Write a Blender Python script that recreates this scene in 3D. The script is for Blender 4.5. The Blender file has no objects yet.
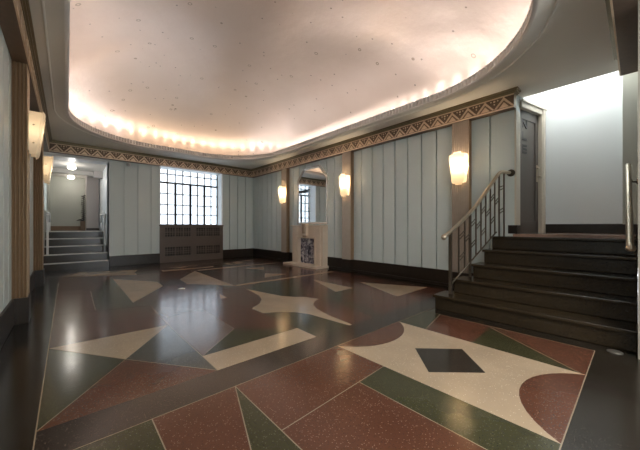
import bpy, bmesh, math, random
from mathutils import Vector
random.seed(4)
S = bpy.context.scene
COL = S.collection
PI = math.pi

# ------------------------------------------------------------------ materials
def nt(name):
    m = bpy.data.materials.new(name); m.use_nodes = True
    t = m.node_tree; b = t.nodes['Principled BSDF']
    return m, t, b

def plain(name, col, rough=.5, metal=0., spec=.5, noise=0., nscale=8., bump=0., emit=None, es=0.):
    m, t, b = nt(name)
    b.inputs['Base Color'].default_value = (*col, 1)
    b.inputs['Roughness'].default_value = rough
    b.inputs['Metallic'].default_value = metal
    b.inputs['Specular IOR Level'].default_value = spec
    if emit:
        b.inputs['Emission Color'].default_value = (*emit, 1); b.inputs['Emission Strength'].default_value = es
    if noise or bump:
        g = t.nodes.new('ShaderNodeNewGeometry')
        n = t.nodes.new('ShaderNodeTexNoise'); n.inputs['Scale'].default_value = nscale; n.inputs['Detail'].default_value = 5
        t.links.new(g.outputs['Position'], n.inputs['Vector'])
        if noise:
            mx = t.nodes.new('ShaderNodeMix'); mx.data_type = 'RGBA'
            mx.inputs[6].default_value = (*[c*(1-noise) for c in col], 1)
            mx.inputs[7].default_value = (*[min(1, c*(1+noise)) for c in col], 1)
            t.links.new(n.outputs['Fac'], mx.inputs[0]); t.links.new(mx.outputs[2], b.inputs['Base Color'])
        if bump:
            bp = t.nodes.new('ShaderNodeBump'); bp.inputs['Strength'].default_value = bump; bp.inputs['Distance'].default_value = .01
            t.links.new(n.outputs['Fac'], bp.inputs['Height']); t.links.new(bp.outputs['Normal'], b.inputs['Normal'])
    return m

def terrazzo(name, col, chip, chip2, amount=.22, rough=.17, scale=150.):
    m, t, b = nt(name)
    g = t.nodes.new('ShaderNodeNewGeometry')
    v = t.nodes.new('ShaderNodeTexVoronoi'); v.inputs['Scale'].default_value = scale
    t.links.new(g.outputs['Position'], v.inputs['Vector'])
    sep = t.nodes.new('ShaderNodeSeparateColor'); t.links.new(v.outputs['Color'], sep.inputs[0])
    def step(sock, th):
        n = t.nodes.new('ShaderNodeMath'); n.operation = 'LESS_THAN'; n.inputs[1].default_value = th
        t.links.new(sock, n.inputs[0]); return n.outputs[0]
    d = step(v.outputs['Distance'], .42)
    def mul(a, c):
        n = t.nodes.new('ShaderNodeMath'); n.operation = 'MULTIPLY'; t.links.new(a, n.inputs[0]); t.links.new(c, n.inputs[1]); return n.outputs[0]
    f1 = mul(step(sep.outputs[0], amount*.45), d); f2 = mul(step(sep.outputs[1], amount*1.3), d)
    nz = t.nodes.new('ShaderNodeTexNoise'); nz.inputs['Scale'].default_value = 3.; nz.inputs['Detail'].default_value = 6
    t.links.new(g.outputs['Position'], nz.inputs['Vector'])
    def mix(f, a, c):
        n = t.nodes.new('ShaderNodeMix'); n.data_type = 'RGBA'
        t.links.new(f, n.inputs[0])
        for i, x in ((6, a), (7, c)):
            if isinstance(x, tuple): n.inputs[i].default_value = (*x, 1)
            else: t.links.new(x, n.inputs[i])
        return n.outputs[2]
    c0 = mix(nz.outputs['Fac'], tuple(x*.75 for x in col), tuple(min(1, x*1.25) for x in col))
    c1 = mix(f2, c0, chip2); c2 = mix(f1, c1, chip)
    t.links.new(c2, b.inputs['Base Color'])
    b.inputs['Specular IOR Level'].default_value = .5
    mr = t.nodes.new('ShaderNodeMapRange'); mr.inputs[3].default_value = rough*.75; mr.inputs[4].default_value = rough*1.3
    t.links.new(nz.outputs['Fac'], mr.inputs[0]); t.links.new(mr.outputs[0], b.inputs['Roughness'])
    # faint unevenness of the old polished floor
    n2 = t.nodes.new('ShaderNodeTexNoise'); n2.inputs['Scale'].default_value = 2.2; n2.inputs['Detail'].default_value = 1
    t.links.new(g.outputs['Position'], n2.inputs['Vector'])
    bp = t.nodes.new('ShaderNodeBump'); bp.inputs['Strength'].default_value = .10; bp.inputs['Distance'].default_value = .02
    t.links.new(n2.outputs['Fac'], bp.inputs['Height']); t.links.new(bp.outputs['Normal'], b.inputs['Normal'])
    return m

M = {}
M['red'] = terrazzo('red terrazzo', (.092, .035, .020), (.22, .13, .09), (.06, .026, .018))
M['green'] = terrazzo('green terrazzo', (.040, .038, .017), (.10, .10, .062), (.022, .023, .014))
M['cream'] = terrazzo('cream terrazzo', (.36, .275, .19), (.62, .52, .40), (.38, .28, .18), .12)
M['black'] = terrazzo('black terrazzo', (.022, .017, .013), (.08, .06, .045), (.010, .008, .007))
M['grey'] = terrazzo('grey terrazzo', (.062, .060, .050), (.18, .17, .14), (.03, .03, .026))
M['mauve'] = terrazzo('mauve terrazzo', (.135, .095, .08), (.27, .20, .17), (.08, .052, .043))
M['border'] = terrazzo('dark border terrazzo', (.017, .013, .009), (.05, .038, .026), (.012, .009, .007), .2)
M['band'] = terrazzo('brown black band terrazzo', (.032, .023, .018), (.12, .09, .07), (.014, .010, .009), .25)
M['divider'] = plain('divider strip', (.30, .24, .17), .25, .2)
M['step'] = terrazzo('dark step terrazzo', (.031, .021, .011), (.055, .041, .028), (.012, .009, .007), .2, .22)
M['step'].node_tree.nodes['Principled BSDF'].inputs['Specular IOR Level'].default_value = .35
M['nosing'] = plain('pale worn nosing', (.70, .68, .63), .4)
M['riser_dark'] = M['step']
M['landing'] = terrazzo('pinkish landing terrazzo', (.30, .19, .14), (.45, .35, .28), (.18, .10, .08), .2, .2)
M['base'] = plain('dark base', (.024, .017, .012), .30, spec=.3, noise=.35, nscale=14)
M['wall'] = plain('blue grey wall paint', (.59, .665, .66), .45, noise=.04, nscale=2.5)
M['groove'] = plain('groove', (.10, .11, .11), .6)
M['taupe'] = plain('taupe wall paint', (.375, .415, .41), .45)
M['white'] = plain('white paint', (.86, .88, .88), .4)
M['cream_paint'] = plain('cream paint', (.62, .57, .48), .45)
M['beige'] = plain('dull beige paint', (.27, .25, .21), .5)
M['pale_blue'] = plain('pale blue wall', (.74, .79, .80), .55, noise=.03, nscale=2)
M['ceiling'] = plain('taupe ceiling paint', (.86, .81, .73), .6, noise=.03, nscale=2)
M['ceil_light'] = plain('pale bead', (.86, .81, .73), .5)
M['rim'] = plain('cream plaster rim', (.88, .82, .76), .5)
M['corr_ceiling'] = plain('corridor ceiling paint', (.62, .58, .53), .6)
M['corr_wall'] = plain('corridor grey green wall', (.44, .45, .40), .5)
M['pink_wall'] = plain('pinkish grey plaster', (.50, .45, .43), .5)
M['bronze'] = plain('bronze paint', (.25, .16, .10), .38, .45, noise=.18, nscale=20)
M['gold'] = plain('gold bronze paint', (.74, .57, .41), .36, .4, noise=.15, nscale=25)
M['bronze_dark'] = plain('dark bronze', (.17, .11, .072), .4, .35, noise=.2, nscale=30)
M['cornice'] = plain('brass cornice', (.25, .20, .12), .3, .6, noise=.2, nscale=12)
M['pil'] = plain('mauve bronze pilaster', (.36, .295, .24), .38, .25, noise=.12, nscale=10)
M['pil_side'] = plain('brown reeded bronze with side shade', (.25, .165, .095), .38, .35, noise=.15, nscale=12)
M['pil_gold'] = plain('brown bronze pilaster', (.42, .31, .215), .34, .35, noise=.12, nscale=10)
M['radiator'] = plain('brown radiator metal', (.115, .088, .072), .42, .2, noise=.08, nscale=6)
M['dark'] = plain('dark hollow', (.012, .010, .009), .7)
M['black_metal'] = plain('black steel', (.012, .013, .015), .4, .3)
M['brass'] = plain('aged brass', (.60, .52, .41), .28, .85, noise=.12, nscale=18)
M['iron'] = plain('bronze iron', (.10, .08, .058), .38, .7, noise=.1, nscale=20)
M['silver'] = plain('silver leaf', (.86, .83, .77), .25, .5)
M['mirror'] = plain('mirror', (.86, .88, .88), .01, 1.0)
M['stone'] = plain('cream limestone', (.68, .57, .45), .36, noise=.08, nscale=6)
M['stone_dark'] = plain('tan stone', (.42, .31, .21), .36, noise=.1, nscale=8)
M['door'] = plain('grey brown door paint', (.115, .10, .088), .42, noise=.06, nscale=5)
M['letter'] = plain('black letter', (.015, .015, .015), .4)
M['white_plastic'] = plain('white plastic', (.75, .75, .73), .35)
M['wood'] = plain('brown wood', (.17, .095, .045), .45, noise=.2, nscale=10)
M['leaf'] = plain('dark leaf', (.03, .027, .025), .5)
M['globe'] = plain('lit globe', (.9, .88, .82), .4, emit=(1., .93, .82), es=4.)

def marble():
    m, t, b = nt('blue grey veined marble')
    g = t.nodes.new('ShaderNodeNewGeometry')
    n = t.nodes.new('ShaderNodeTexNoise'); n.inputs['Scale'].default_value = 7; n.inputs['Detail'].default_value = 9; n.inputs['Distortion'].default_value = 1.6
    t.links.new(g.outputs['Position'], n.inputs['Vector'])
    r = t.nodes.new('ShaderNodeValToRGB'); e = r.color_ramp.elements
    e[0].position = .36; e[0].color = (.03, .03, .04, 1); e[1].position = .70; e[1].color = (.66, .63, .64, 1)
    k = e.new(.5); k.color = (.22, .21, .25, 1)
    t.links.new(n.outputs['Fac'], r.inputs[0]); t.links.new(r.outputs[0], b.inputs['Base Color'])
    b.inputs['Roughness'].default_value = .2
    return m
M['marble'] = marble()

def dome_mat():
    m, t, b = nt('silver leaf dome with small painted stars')
    g = t.nodes.new('ShaderNodeNewGeometry')
    mp = t.nodes.new('ShaderNodeMapping'); mp.inputs['Scale'].default_value = (1, 1, 0)
    t.links.new(g.outputs['Position'], mp.inputs['Vector'])
    n = t.nodes.new('ShaderNodeTexNoise'); n.inputs['Scale'].default_value = 1.1; n.inputs['Detail'].default_value = 5
    t.links.new(mp.outputs[0], n.inputs['Vector'])
    mx = t.nodes.new('ShaderNodeMix'); mx.data_type = 'RGBA'
    mx.inputs[6].default_value = (.63, .505, .43, 1); mx.inputs[7].default_value = (.73, .63, .56, 1)
    t.links.new(n.outputs['Fac'], mx.inputs[0])
    def layer(scale, rad, thr, ring, colr, src):
        v = t.nodes.new('ShaderNodeTexVoronoi'); v.inputs['Scale'].default_value = scale
        t.links.new(mp.outputs[0], v.inputs['Vector'])
        sp = t.nodes.new('ShaderNodeSeparateColor'); t.links.new(v.outputs['Color'], sp.inputs[0])
        a = t.nodes.new('ShaderNodeMath'); a.operation = 'LESS_THAN'; a.inputs[1].default_value = rad
        t.links.new(v.outputs['Distance'], a.inputs[0])
        c = t.nodes.new('ShaderNodeMath'); c.operation = 'LESS_THAN'; c.inputs[1].default_value = thr
        t.links.new(sp.outputs[0], c.inputs[0])
        d = t.nodes.new('ShaderNodeMath'); d.operation = 'MULTIPLY'
        t.links.new(a.outputs[0], d.inputs[0]); t.links.new(c.outputs[0], d.inputs[1])
        o = d.outputs[0]
        if ring:
            q = t.nodes.new('ShaderNodeMath'); q.operation = 'GREATER_THAN'; q.inputs[1].default_value = rad*.62
            t.links.new(v.outputs['Distance'], q.inputs[0])
            w = t.nodes.new('ShaderNodeMath'); w.operation = 'MULTIPLY'
            t.links.new(o, w.inputs[0]); t.links.new(q.outputs[0], w.inputs[1]); o = w.outputs[0]
        fm = t.nodes.new('ShaderNodeMath'); fm.operation = 'MULTIPLY'; fm.inputs[1].default_value = .75
        t.links.new(o, fm.inputs[0])
        k = t.nodes.new('ShaderNodeMix'); k.data_type = 'RGBA'; k.inputs[7].default_value = (*colr, 1)
        t.links.new(fm.outputs[0], k.inputs[0]); t.links.new(src, k.inputs[6])
        return k.outputs[2]
    s = layer(3.3, .11, .65, True, (.30, .23, .16), mx.outputs[2])
    s = layer(6.3, .09, .55, False, (.22, .17, .14), s)
    t.links.new(s, b.inputs['Base Color'])
    b.inputs['Metallic'].default_value = .42; b.inputs['Roughness'].default_value = .33
    n3 = t.nodes.new('ShaderNodeTexNoise'); n3.inputs['Scale'].default_value = 2.4; n3.inputs['Detail'].default_value = 4
    t.links.new(mp.outputs[0], n3.inputs['Vector'])
    bp = t.nodes.new('ShaderNodeBump'); bp.inputs['Strength'].default_value = .28; bp.inputs['Distance'].default_value = .05
    t.links.new(n3.outputs['Fac'], bp.inputs['Height']); t.links.new(bp.outputs['Normal'], b.inputs['Normal'])
    return m
M['dome'] = dome_mat()

def shade_mat(name, col, trans, emit, es):
    m = bpy.data.materials.new(name); m.use_nodes = True
    t = m.node_tree; t.nodes.clear()
    o = t.nodes.new('ShaderNodeOutputMaterial')
    tr = t.nodes.new('ShaderNodeBsdfTranslucent'); tr.inputs[0].default_value = (*col, 1)
    df = t.nodes.new('ShaderNodeBsdfPrincipled'); df.inputs['Base Color'].default_value = (*col, 1); df.inputs['Roughness'].default_value = .3
    df.inputs['Emission Color'].default_value = (*emit, 1); df.inputs['Emission Strength'].default_value = es
    mx = t.nodes.new('ShaderNodeMixShader'); mx.inputs[0].default_value = trans
    t.links.new(df.outputs[0], mx.inputs[1]); t.links.new(tr.outputs[0], mx.inputs[2]); t.links.new(mx.outputs[0], o.inputs[0])
    return m
M['shade'] = shade_mat('lit alabaster glass', (.86, .74, .56), .30, (1., .76, .48), .12)
M['shade_dim'] = shade_mat('dim alabaster glass', (.80, .70, .55), .5, (1., .78, .52), .05)

def pane_mat():
    m = bpy.data.materials.new('hazy window glass'); m.use_nodes = True
    t = m.node_tree; t.nodes.clear()
    o = t.nodes.new('ShaderNodeOutputMaterial')
    a = t.nodes.new('ShaderNodeBsdfTransparent'); a.inputs[0].default_value = (.55, .57, .59, 1)
    g = t.nodes.new('ShaderNodeBsdfGlossy'); g.inputs['Roughness'].default_value = .08
    mx = t.nodes.new('ShaderNodeMixShader'); mx.inputs[0].default_value = .07
    t.links.new(a.outputs[0], mx.inputs[1]); t.links.new(g.outputs[0], mx.inputs[2]); t.links.new(mx.outputs[0], o.inputs[0])
    return m
M['pane'] = pane_mat()

# ------------------------------------------------------------------ mesh tools
class MB:
    def __init__(s): s.v = []; s.f = []; s.mi = []; s.sm = []; s.mats = []
    def m(s, mat):
        if mat not in s.mats: s.mats.append(mat)
        return s.mats.index(mat)
    def add(s, vs, fs, mat, smooth=False):
        o = len(s.v); s.v += [tuple(v) for v in vs]; k = s.m(mat)
        for f in fs: s.f.append([i+o for i in f]); s.mi.append(k); s.sm.append(smooth)
    def box(s, x0, x1, y0, y1, z0, z1, mat):
        vs = [(x, y, z) for z in (z0, z1) for y in (y0, y1) for x in (x0, x1)]
        s.add(vs, [(0, 2, 3, 1), (4, 5, 7, 6), (0, 1, 5, 4), (2, 6, 7, 3), (0, 4, 6, 2), (1, 3, 7, 5)], mat)
    def prism(s, poly, a, b, fn, mat):           # polygon (p,q) swept from a to b; fn(p,q,t) gives a point
        n = len(poly)
        vs = [fn(p, q, a) for p, q in poly]+[fn(p, q, b) for p, q in poly]
        fs = [list(range(n))[::-1], list(range(n, 2*n))]+[(i, (i+1) % n, n+(i+1) % n, n+i) for i in range(n)]
        s.add(vs, fs, mat)
    def tube(s, path, r, mat, seg=10, caps=True):
        P = [Vector(p) for p in path]; n = len(P); rings = []
        rs = r if isinstance(r, (list, tuple)) else [r]*n
        up = Vector((0, 0, 1))
        for i, p in enumerate(P):
            d = (P[min(i+1, n-1)]-P[max(i-1, 0)]).normalized()
            a = d.cross(up)
            if a.length < .05: a = d.cross(Vector((1, 0, 0)))
            a.normalize(); b = d.cross(a)
            rings.append([p+rs[i]*(math.cos(2*PI*k/seg)*a+math.sin(2*PI*k/seg)*b) for k in range(seg)])
        vs = [v for R in rings for v in R]; fs = []
        for i in range(n-1):
            for k in range(seg):
                fs.append((i*seg+k, i*seg+(k+1) % seg, (i+1)*seg+(k+1) % seg, (i+1)*seg+k))
        if caps: fs += [list(range(seg))[::-1], [(n-1)*seg+k for k in range(seg)]]
        s.add(vs, fs, mat, True)
    def lathe(s, prof, c, mat, seg=20, axis='z'):
        vs = []; n = len(prof)
        for r, h in prof:
            for k in range(seg):
                a = 2*PI*k/seg; u, v = r*math.cos(a), r*math.sin(a)
                vs.append((c[0]+u, c[1]+v, c[2]+h) if axis == 'z' else ((c[0]+h, c[1]+u, c[2]+v) if axis == 'x' else (c[0]+u, c[1]+h, c[2]+v)))
        fs = [(i*seg+k, i*seg+(k+1) % seg, (i+1)*seg+(k+1) % seg, (i+1)*seg+k) for i in range(n-1) for k in range(seg)]
        fs += [list(range(seg))[::-1], [(n-1)*seg+k for k in range(seg)]]
        s.add(vs, fs, mat, True)
    def build(s, name, parent=None, bevel=0., loc=None):
        me = bpy.data.meshes.new(name); me.from_pydata(s.v, [], s.f)
        for m in s.mats: me.materials.append(m)
        for p, k, q in zip(me.polygons, s.mi, s.sm): p.material_index = k; p.use_smooth = q
        me.validate()
        bm = bmesh.new(); bm.from_mesh(me); bmesh.ops.recalc_face_normals(bm, faces=bm.faces); bm.to_mesh(me); bm.free()
        o = bpy.data.objects.new(name, me); COL.objects.link(o)
        if parent is not None:
            o.parent = parent
            o.matrix_parent_inverse = world(parent).inverted()
        if loc: o.location = loc
        if bevel:
            b = o.modifiers.new('edge', 'BEVEL'); b.width = bevel; b.segments = 2; b.limit_method = 'ANGLE'
        return o
def world(o):
    from mathutils import Matrix
    m = Matrix.Translation(o.location) @ o.rotation_euler.to_matrix().to_4x4()
    return m if o.parent is None else world(o.parent) @ o.matrix_parent_inverse @ m

def empty(name, loc, label, cat, group=None):
    o = bpy.data.objects.new(name, None); COL.objects.link(o); o.location = loc; o.empty_display_size = .1
    return tag(o, label, cat, group)
def tag(o, label, cat, group=None):
    o['label'] = label; o['category'] = cat
    if group: o['group'] = group
    return o
def struct(o, label=None):
    o['kind'] = 'structure'
    if label: o['label'] = label
    return o
def copy_tree(o, parent=None):
    c = o.copy(); COL.objects.link(c)
    if parent is not None:
        c.parent = parent; c.matrix_parent_inverse = o.matrix_parent_inverse.copy()
    for ch in list(o.children): copy_tree(ch, c)
    return c

# ------------------------------------------------------------------ key sizes (metres; x across the lobby, y along it)
XL, XR, YB = -.445, 5.11, 9.40
ZB, ZF0, ZF1, ZC = .285, 2.855, 3.06, 3.12
YE = -3.2

# ------------------------------------------------------------------ floor
f = MB()
f.box(XL-.3, 6.6, YE-.3, 9.9, -.12, 0, M['border'])
def inlay(poly, mat, z):
    f.add([(x, y, z) for x, y in poly], [list(range(len(poly)))], M[mat])
def strip(pts, w=.009, z=.0018, mat='divider'):
    for (x0, y0), (x1, y1) in zip(pts, pts[1:]):
        d = Vector((x1-x0, y1-y0)).normalized(); nx, ny = -d.y*w/2, d.x*w/2
        f.add([(x0+nx, y0+ny, z), (x0-nx, y0-ny, z), (x1-nx, y1-ny, z), (x1+nx, y1+ny, z)], [(0, 1, 2, 3)], M[mat])
X0, X1, Y0, Y1, Y2, X2, Y3 = -.12, 3.37, .25, 1.785, 2.07, 4.76, 8.55
inlay([(X0, Y0), (X1, Y0), (X1, Y1), (X0, Y1)], 'red', .0004)
inlay([(X0, Y1), (4.0, Y1), (4.0, Y2), (X0, Y2)], 'band', .0004)
inlay([(X0, Y2), (X2, Y2), (X2, Y3), (X0, Y3)], 'red', .0004)
def arc(p, q, sag, n=14):        # circular arc from p to q bulging by sag to the left of p->q
    (x0, y0), (x1, y1) = p, q; c = math.hypot(x1-x0, y1-y0); R = (c*c/4+sag*sag)/(2*abs(sag))
    mx, my = (x0+x1)/2, (y0+y1)/2; dx, dy = (x1-x0)/c, (y1-y0)/c; nx, ny = -dy, dx
    s = 1 if sag > 0 else -1; cx, cy = mx-nx*s*(R-abs(sag)), my-ny*s*(R-abs(sag))
    a0 = math.asin(min(1, c/2/R)); out = []
    for i in range(n+1):
        a = -a0+2*a0*i/n
        out.append((cx+dx*R*math.sin(a)+nx*s*R*math.cos(a), cy+dy*R*math.sin(a)+ny*s*R*math.cos(a)))
    return out
near = [
 ('cream', arc((2.775, Y1), (1.80, Y1), .265)[:-1]+[(1.80, Y1), (1.80, Y0)]+arc((1.80, Y0), (2.775, Y0), .275)[1:]),
 ('green', [(1.49, 1.265), (1.80, 1.29), (1.80, Y0), (1.49, Y0)]),
 ('green', [(.835, Y1), (.335, Y0), (.83, Y0)]),
 ('green', [(X0, Y1), (.35, Y1), (.35, Y0), (X0, Y0)]),
 ('green', [(2.775, Y1), (X1, Y1), (X1, 1.60), (2.775, 1.47)]),
 ('green', [(3.33, 1.04), (2.775, 1.02), (2.775, Y0+.03)]),
]
far = [
 ('green', [(X0, Y2), (X0, 3.42), (.35, 2.73)]),
 ('cream', [(X0, 3.42), (.35, 2.73), (.82, 3.39)]),
 ('grey', [(.35, 2.73), (.82, 3.39), (.83, Y2)]),
 ('mauve', [(.82, 3.40), (.84, 2.39), (1.30, 2.80), (1.30, 3.75), (.84, 4.38)]),
 ('green', [(.84, 2.38), (1.30, 2.80), (1.68, 2.47), (1.80, 2.38)]),
 ('cream', [(.83, 2.38), (1.80, 2.38), (1.80, Y2), (.83, Y2)]),
 ('green', [(1.80, 3.08), (1.98, 2.97), (2.14, 2.83), (2.21, 2.67), (2.23, 2.41), (2.25, 2.19), (2.30, Y2), (1.80, Y2)]),
 ('cream', [(2.29, 4.47), (2.40, 3.93), (2.46, 3.66), (2.57, 3.48), (2.68, 3.38), (2.77, 3.14), (2.62, 3.06), (2.51, 2.95), (2.42, 2.78), (2.35, 2.48), (2.31, Y2),
            (2.27, Y2), (2.24, 2.30), (2.22, 2.48), (2.20, 2.67), (2.12, 2.84), (1.98, 2.98), (1.80, 3.08), (1.80, 3.35), (2.00, 3.50), (2.13, 3.68), (2.21, 3.89), (2.255, 4.15)]),
 ('green', [(2.29, 4.47), (2.77, 4.74), (3.50, 4.55), (2.77, 3.42), (2.57, 3.48), (2.46, 3.66), (2.40, 3.93)]),
 ('green', [(2.82, 3.17), (3.28, 3.29), (3.71, 3.30), (3.68, 3.12), (2.73, 2.94)]),
 ('green', [(3.09, 3.01), (2.85, 2.98), (2.71, Y2), (2.84, Y2)]),
 ('cream', [(3.70, 4.37), (3.28, 3.29), (3.71, 3.30)]),
 ('cream', [(4.20, 3.56), (3.77, 2.45), (4.73, 2.47)]),
 ('cream', [(2.28, 4.79), (4.72, 4.79), (4.72, 4.90), (2.28, 4.90)]),
 ('cream', [(2.38, 7.10), (4.72, 7.10), (4.72, 7.22), (2.38, 7.22)]),
 ('cream', [(2.30, 7.12), (1.70, 6.18), (1.67, 5.59), (2.26, 4.82)]),
 ('cream', [(.70, 7.13), (1.30, 6.20), (1.29, 5.68), (.69, 4.70)]),
 ('cream', [(-.07, 8.16), (.21, 8.73), (1.30, 8.22), (1.17, 7.80), (1.16, 7.40), (.53, 7.75)]),
 ('cream', [(1.96, 8.16), (2.75, 8.16), (2.18, 7.89)]),
 ('cream', [(1.72, 7.78), (2.45, 7.62), (2.94, 7.67), (2.91, 7.49), (1.70, 7.50)]),
 ('cream', [(3.33, 8.02), (3.47, 7.52), (4.70, 8.28), (4.28, 8.30)]),
 ('cream', [(3.37, 6.69), (3.93, 6.66), (3.64, 6.17)]),
 ('cream', [(3.38, 5.69), (3.08, 5.19), (3.70, 5.28)]),
 ('cream', [(1.80, 4.40), (1.80, 4.11), (1.69, 4.10)]),
 ('green', [(.29, 5.99), (.70, 7.13), (.69, 4.70), (.27, 4.62)]),
 ('green', [(X0, 4.68), (.27, 4.62), (.69, 4.70), (.89, 4.66), (1.01, 4.66), (.84, 4.38)]),
 ('green', [(1.30, 8.22), (1.72, 7.78), (1.70, 7.50), (1.16, 7.40)]),
 ('grey', [(1.29, 5.68), (1.30, 6.20), (1.70, 6.18), (1.67, 5.59)]),
 ('green', [(2.38, 7.10), (2.70, 7.08), (2.50, 6.0), (2.31, 6.51)]),
 ('green', [(2.94, 7.67), (3.33, 8.02), (3.47, 7.52), (2.91, 7.49)]),
 ('grey', [(1.67, 5.59), (2.26, 4.82), (2.37, 4.49), (1.65, 4.83)]),
 ('green', [(3.64, 6.17), (3.37, 6.69), (3.15, 5.96), (3.38, 5.69)]),
]
for i, (m_, p) in enumerate(near+far): inlay(p, m_, .0008+.00001*i)
inlay([(2.27, 1.30), (2.56, 1.02), (2.27, .74), (1.97, 1.02)], 'black', .0014)
for pts in ([(X0, -2.5), (X0, Y3+.1)], [(X0, Y1), (4.0, Y1)], [(X1, Y1), (X1, Y0), (X0, Y0)], [(.83, 1.235), (1.80, 1.29)],
            [(.835, Y1), (.335, Y0)], [(.835, Y1), (.83, Y0)], [(.35, Y1), (.35, Y0)], [(1.49, 1.265), (1.49, Y0)],
            [(X0, Y2), (.35, 2.73)], [(X0, 3.42), (.35, 2.73), (.83, Y2)], [(.82, 3.39), (.83, Y2)], [(.83, 2.38), (1.30, 2.80), (1.30, 3.75)],
            [(.82, 3.39), (.84, 4.38)], [(2.775, 1.47), (X1, 1.60)], [(3.33, 1.04), (2.775, Y0+.03)], [(.27, 4.62), (.29, 5.99)], arc((.58, 3.20), (.84, 4.0), -.16)):
    strip(pts, .006)
struct(f.build('floor'), 'polished terrazzo floor with red, green and cream geometric inlays')

# ------------------------------------------------------------------ panelled walls
def boards(mb, along, fixed, th, cuts, z0, z1, mat, sign):
    g = .014
    for a, b in zip(cuts, cuts[1:]):
        lo, hi = a+g, b-g
        if along == 'y': mb.box(min(fixed, fixed+sign*th), max(fixed, fixed+sign*th), lo, hi, z0, z1, mat)
        else: mb.box(lo, hi, min(fixed, fixed+sign*th), max(fixed, fixed+sign*th), z0, z1, mat)
GY = [1.25]+[round(1.597+.298*k, 3) for k in range(27)]
w = MB()
w.box(XR+.042, 5.34, 1.25, YB+.5, 0, 3.3, M['wall'])
boards(w, 'y', XR, .042, [y for y in GY]+[9.40], ZB-.02, ZF0+.1, M['wall'], 1)
struct(w.build('wall_right'), 'blue-grey panelled wall with vertical grooves behind the fireplace')
w = MB()
w.box(XL-.25, XL-.042, YE-.2, YB+.03, 0, 3.3, M['wall'])
boards(w, 'y', XL, .042, [-3.2]+[round(1.597+.298*k, 3) for k in range(-15, 27)]+[9.40], ZB-.02, ZF0+.1, M['wall'], -1)
struct(w.build('wall_left'), 'pale blue-grey panelled wall at the left')
w = MB()
T = .042
w.box(.84, 2.06, YB+T, YB+.5, 0, 3.3, M['wall']); w.box(3.92, XR+.2, YB+T, YB+.5, 0, 3.3, M['wall'])
w.box(2.06, 3.92, YB+T, YB+.5, 0, 1.10, M['wall']); w.box(2.06, 3.92, YB+T, YB+.5, 2.90, 3.3, M['wall'])
w.box(XL-.25, .84, YB+T, YB+.5, 2.79, 3.3, M['white'])
boards(w, 'x', YB, T, [.84, 1.16, 1.485, 1.81, 2.07], ZB-.02, ZF0+.1, M['wall'], 1)
boards(w, 'x', YB, T, [3.91, 4.19, 4.487, 4.785, 5.08], ZB-.02, ZF0+.1, M['wall'], 1)
struct(w.build('wall_back'), 'grey panelled back wall around the window and passage opening')
w = MB()                                            # the wall beside the stairs
w.box(3.42, 4.92, -.25, .004, 0, 3.3, M['beige'])
struct(w.build('wall_stairs'), 'beige wall running up beside the right side of the stairs')
w = MB()
w.box(3.42, 3.62, YE, -.25, 0, 3.3, M['wall'])
struct(w.build('wall_entrance_side'))
w = MB()
w.box(XL-.25, 1.0, YE-.2, YE, 0, 3.3, M['wall']); w.box(2.3, 3.62, YE-.2, YE, 0, 3.3, M['wall']); w.box(1.0, 2.3, YE-.2, YE, 2.3, 3.3, M['wall'])
struct(w.build('wall_entrance'))

# baseboards
b = MB()
for ya, yb in ((1.49, 5.41), (6.75, YB)):
    b.box(XR-.03, XR+.02, ya, yb, 0, ZB, M['base']); b.box(XR-.045, XR+.02, ya, yb, 0, .05, M['base'])
struct(b.build('baseboard_right', bevel=.006), 'tall dark polished base along the fireplace wall')
b = MB()
b.box(XL-.03, XL+.02, YE, YB, 0, ZB, M['base'])
struct(b.build('baseboard_left', bevel=.006))
b = MB()
b.box(.84, 2.05, YB-.03, YB+.03, 0, ZB, M['base']); b.box(3.93, XR, YB-.03, YB+.03, 0, ZB, M['base'])
struct(b.build('baseboard_back', bevel=.006))

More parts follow.
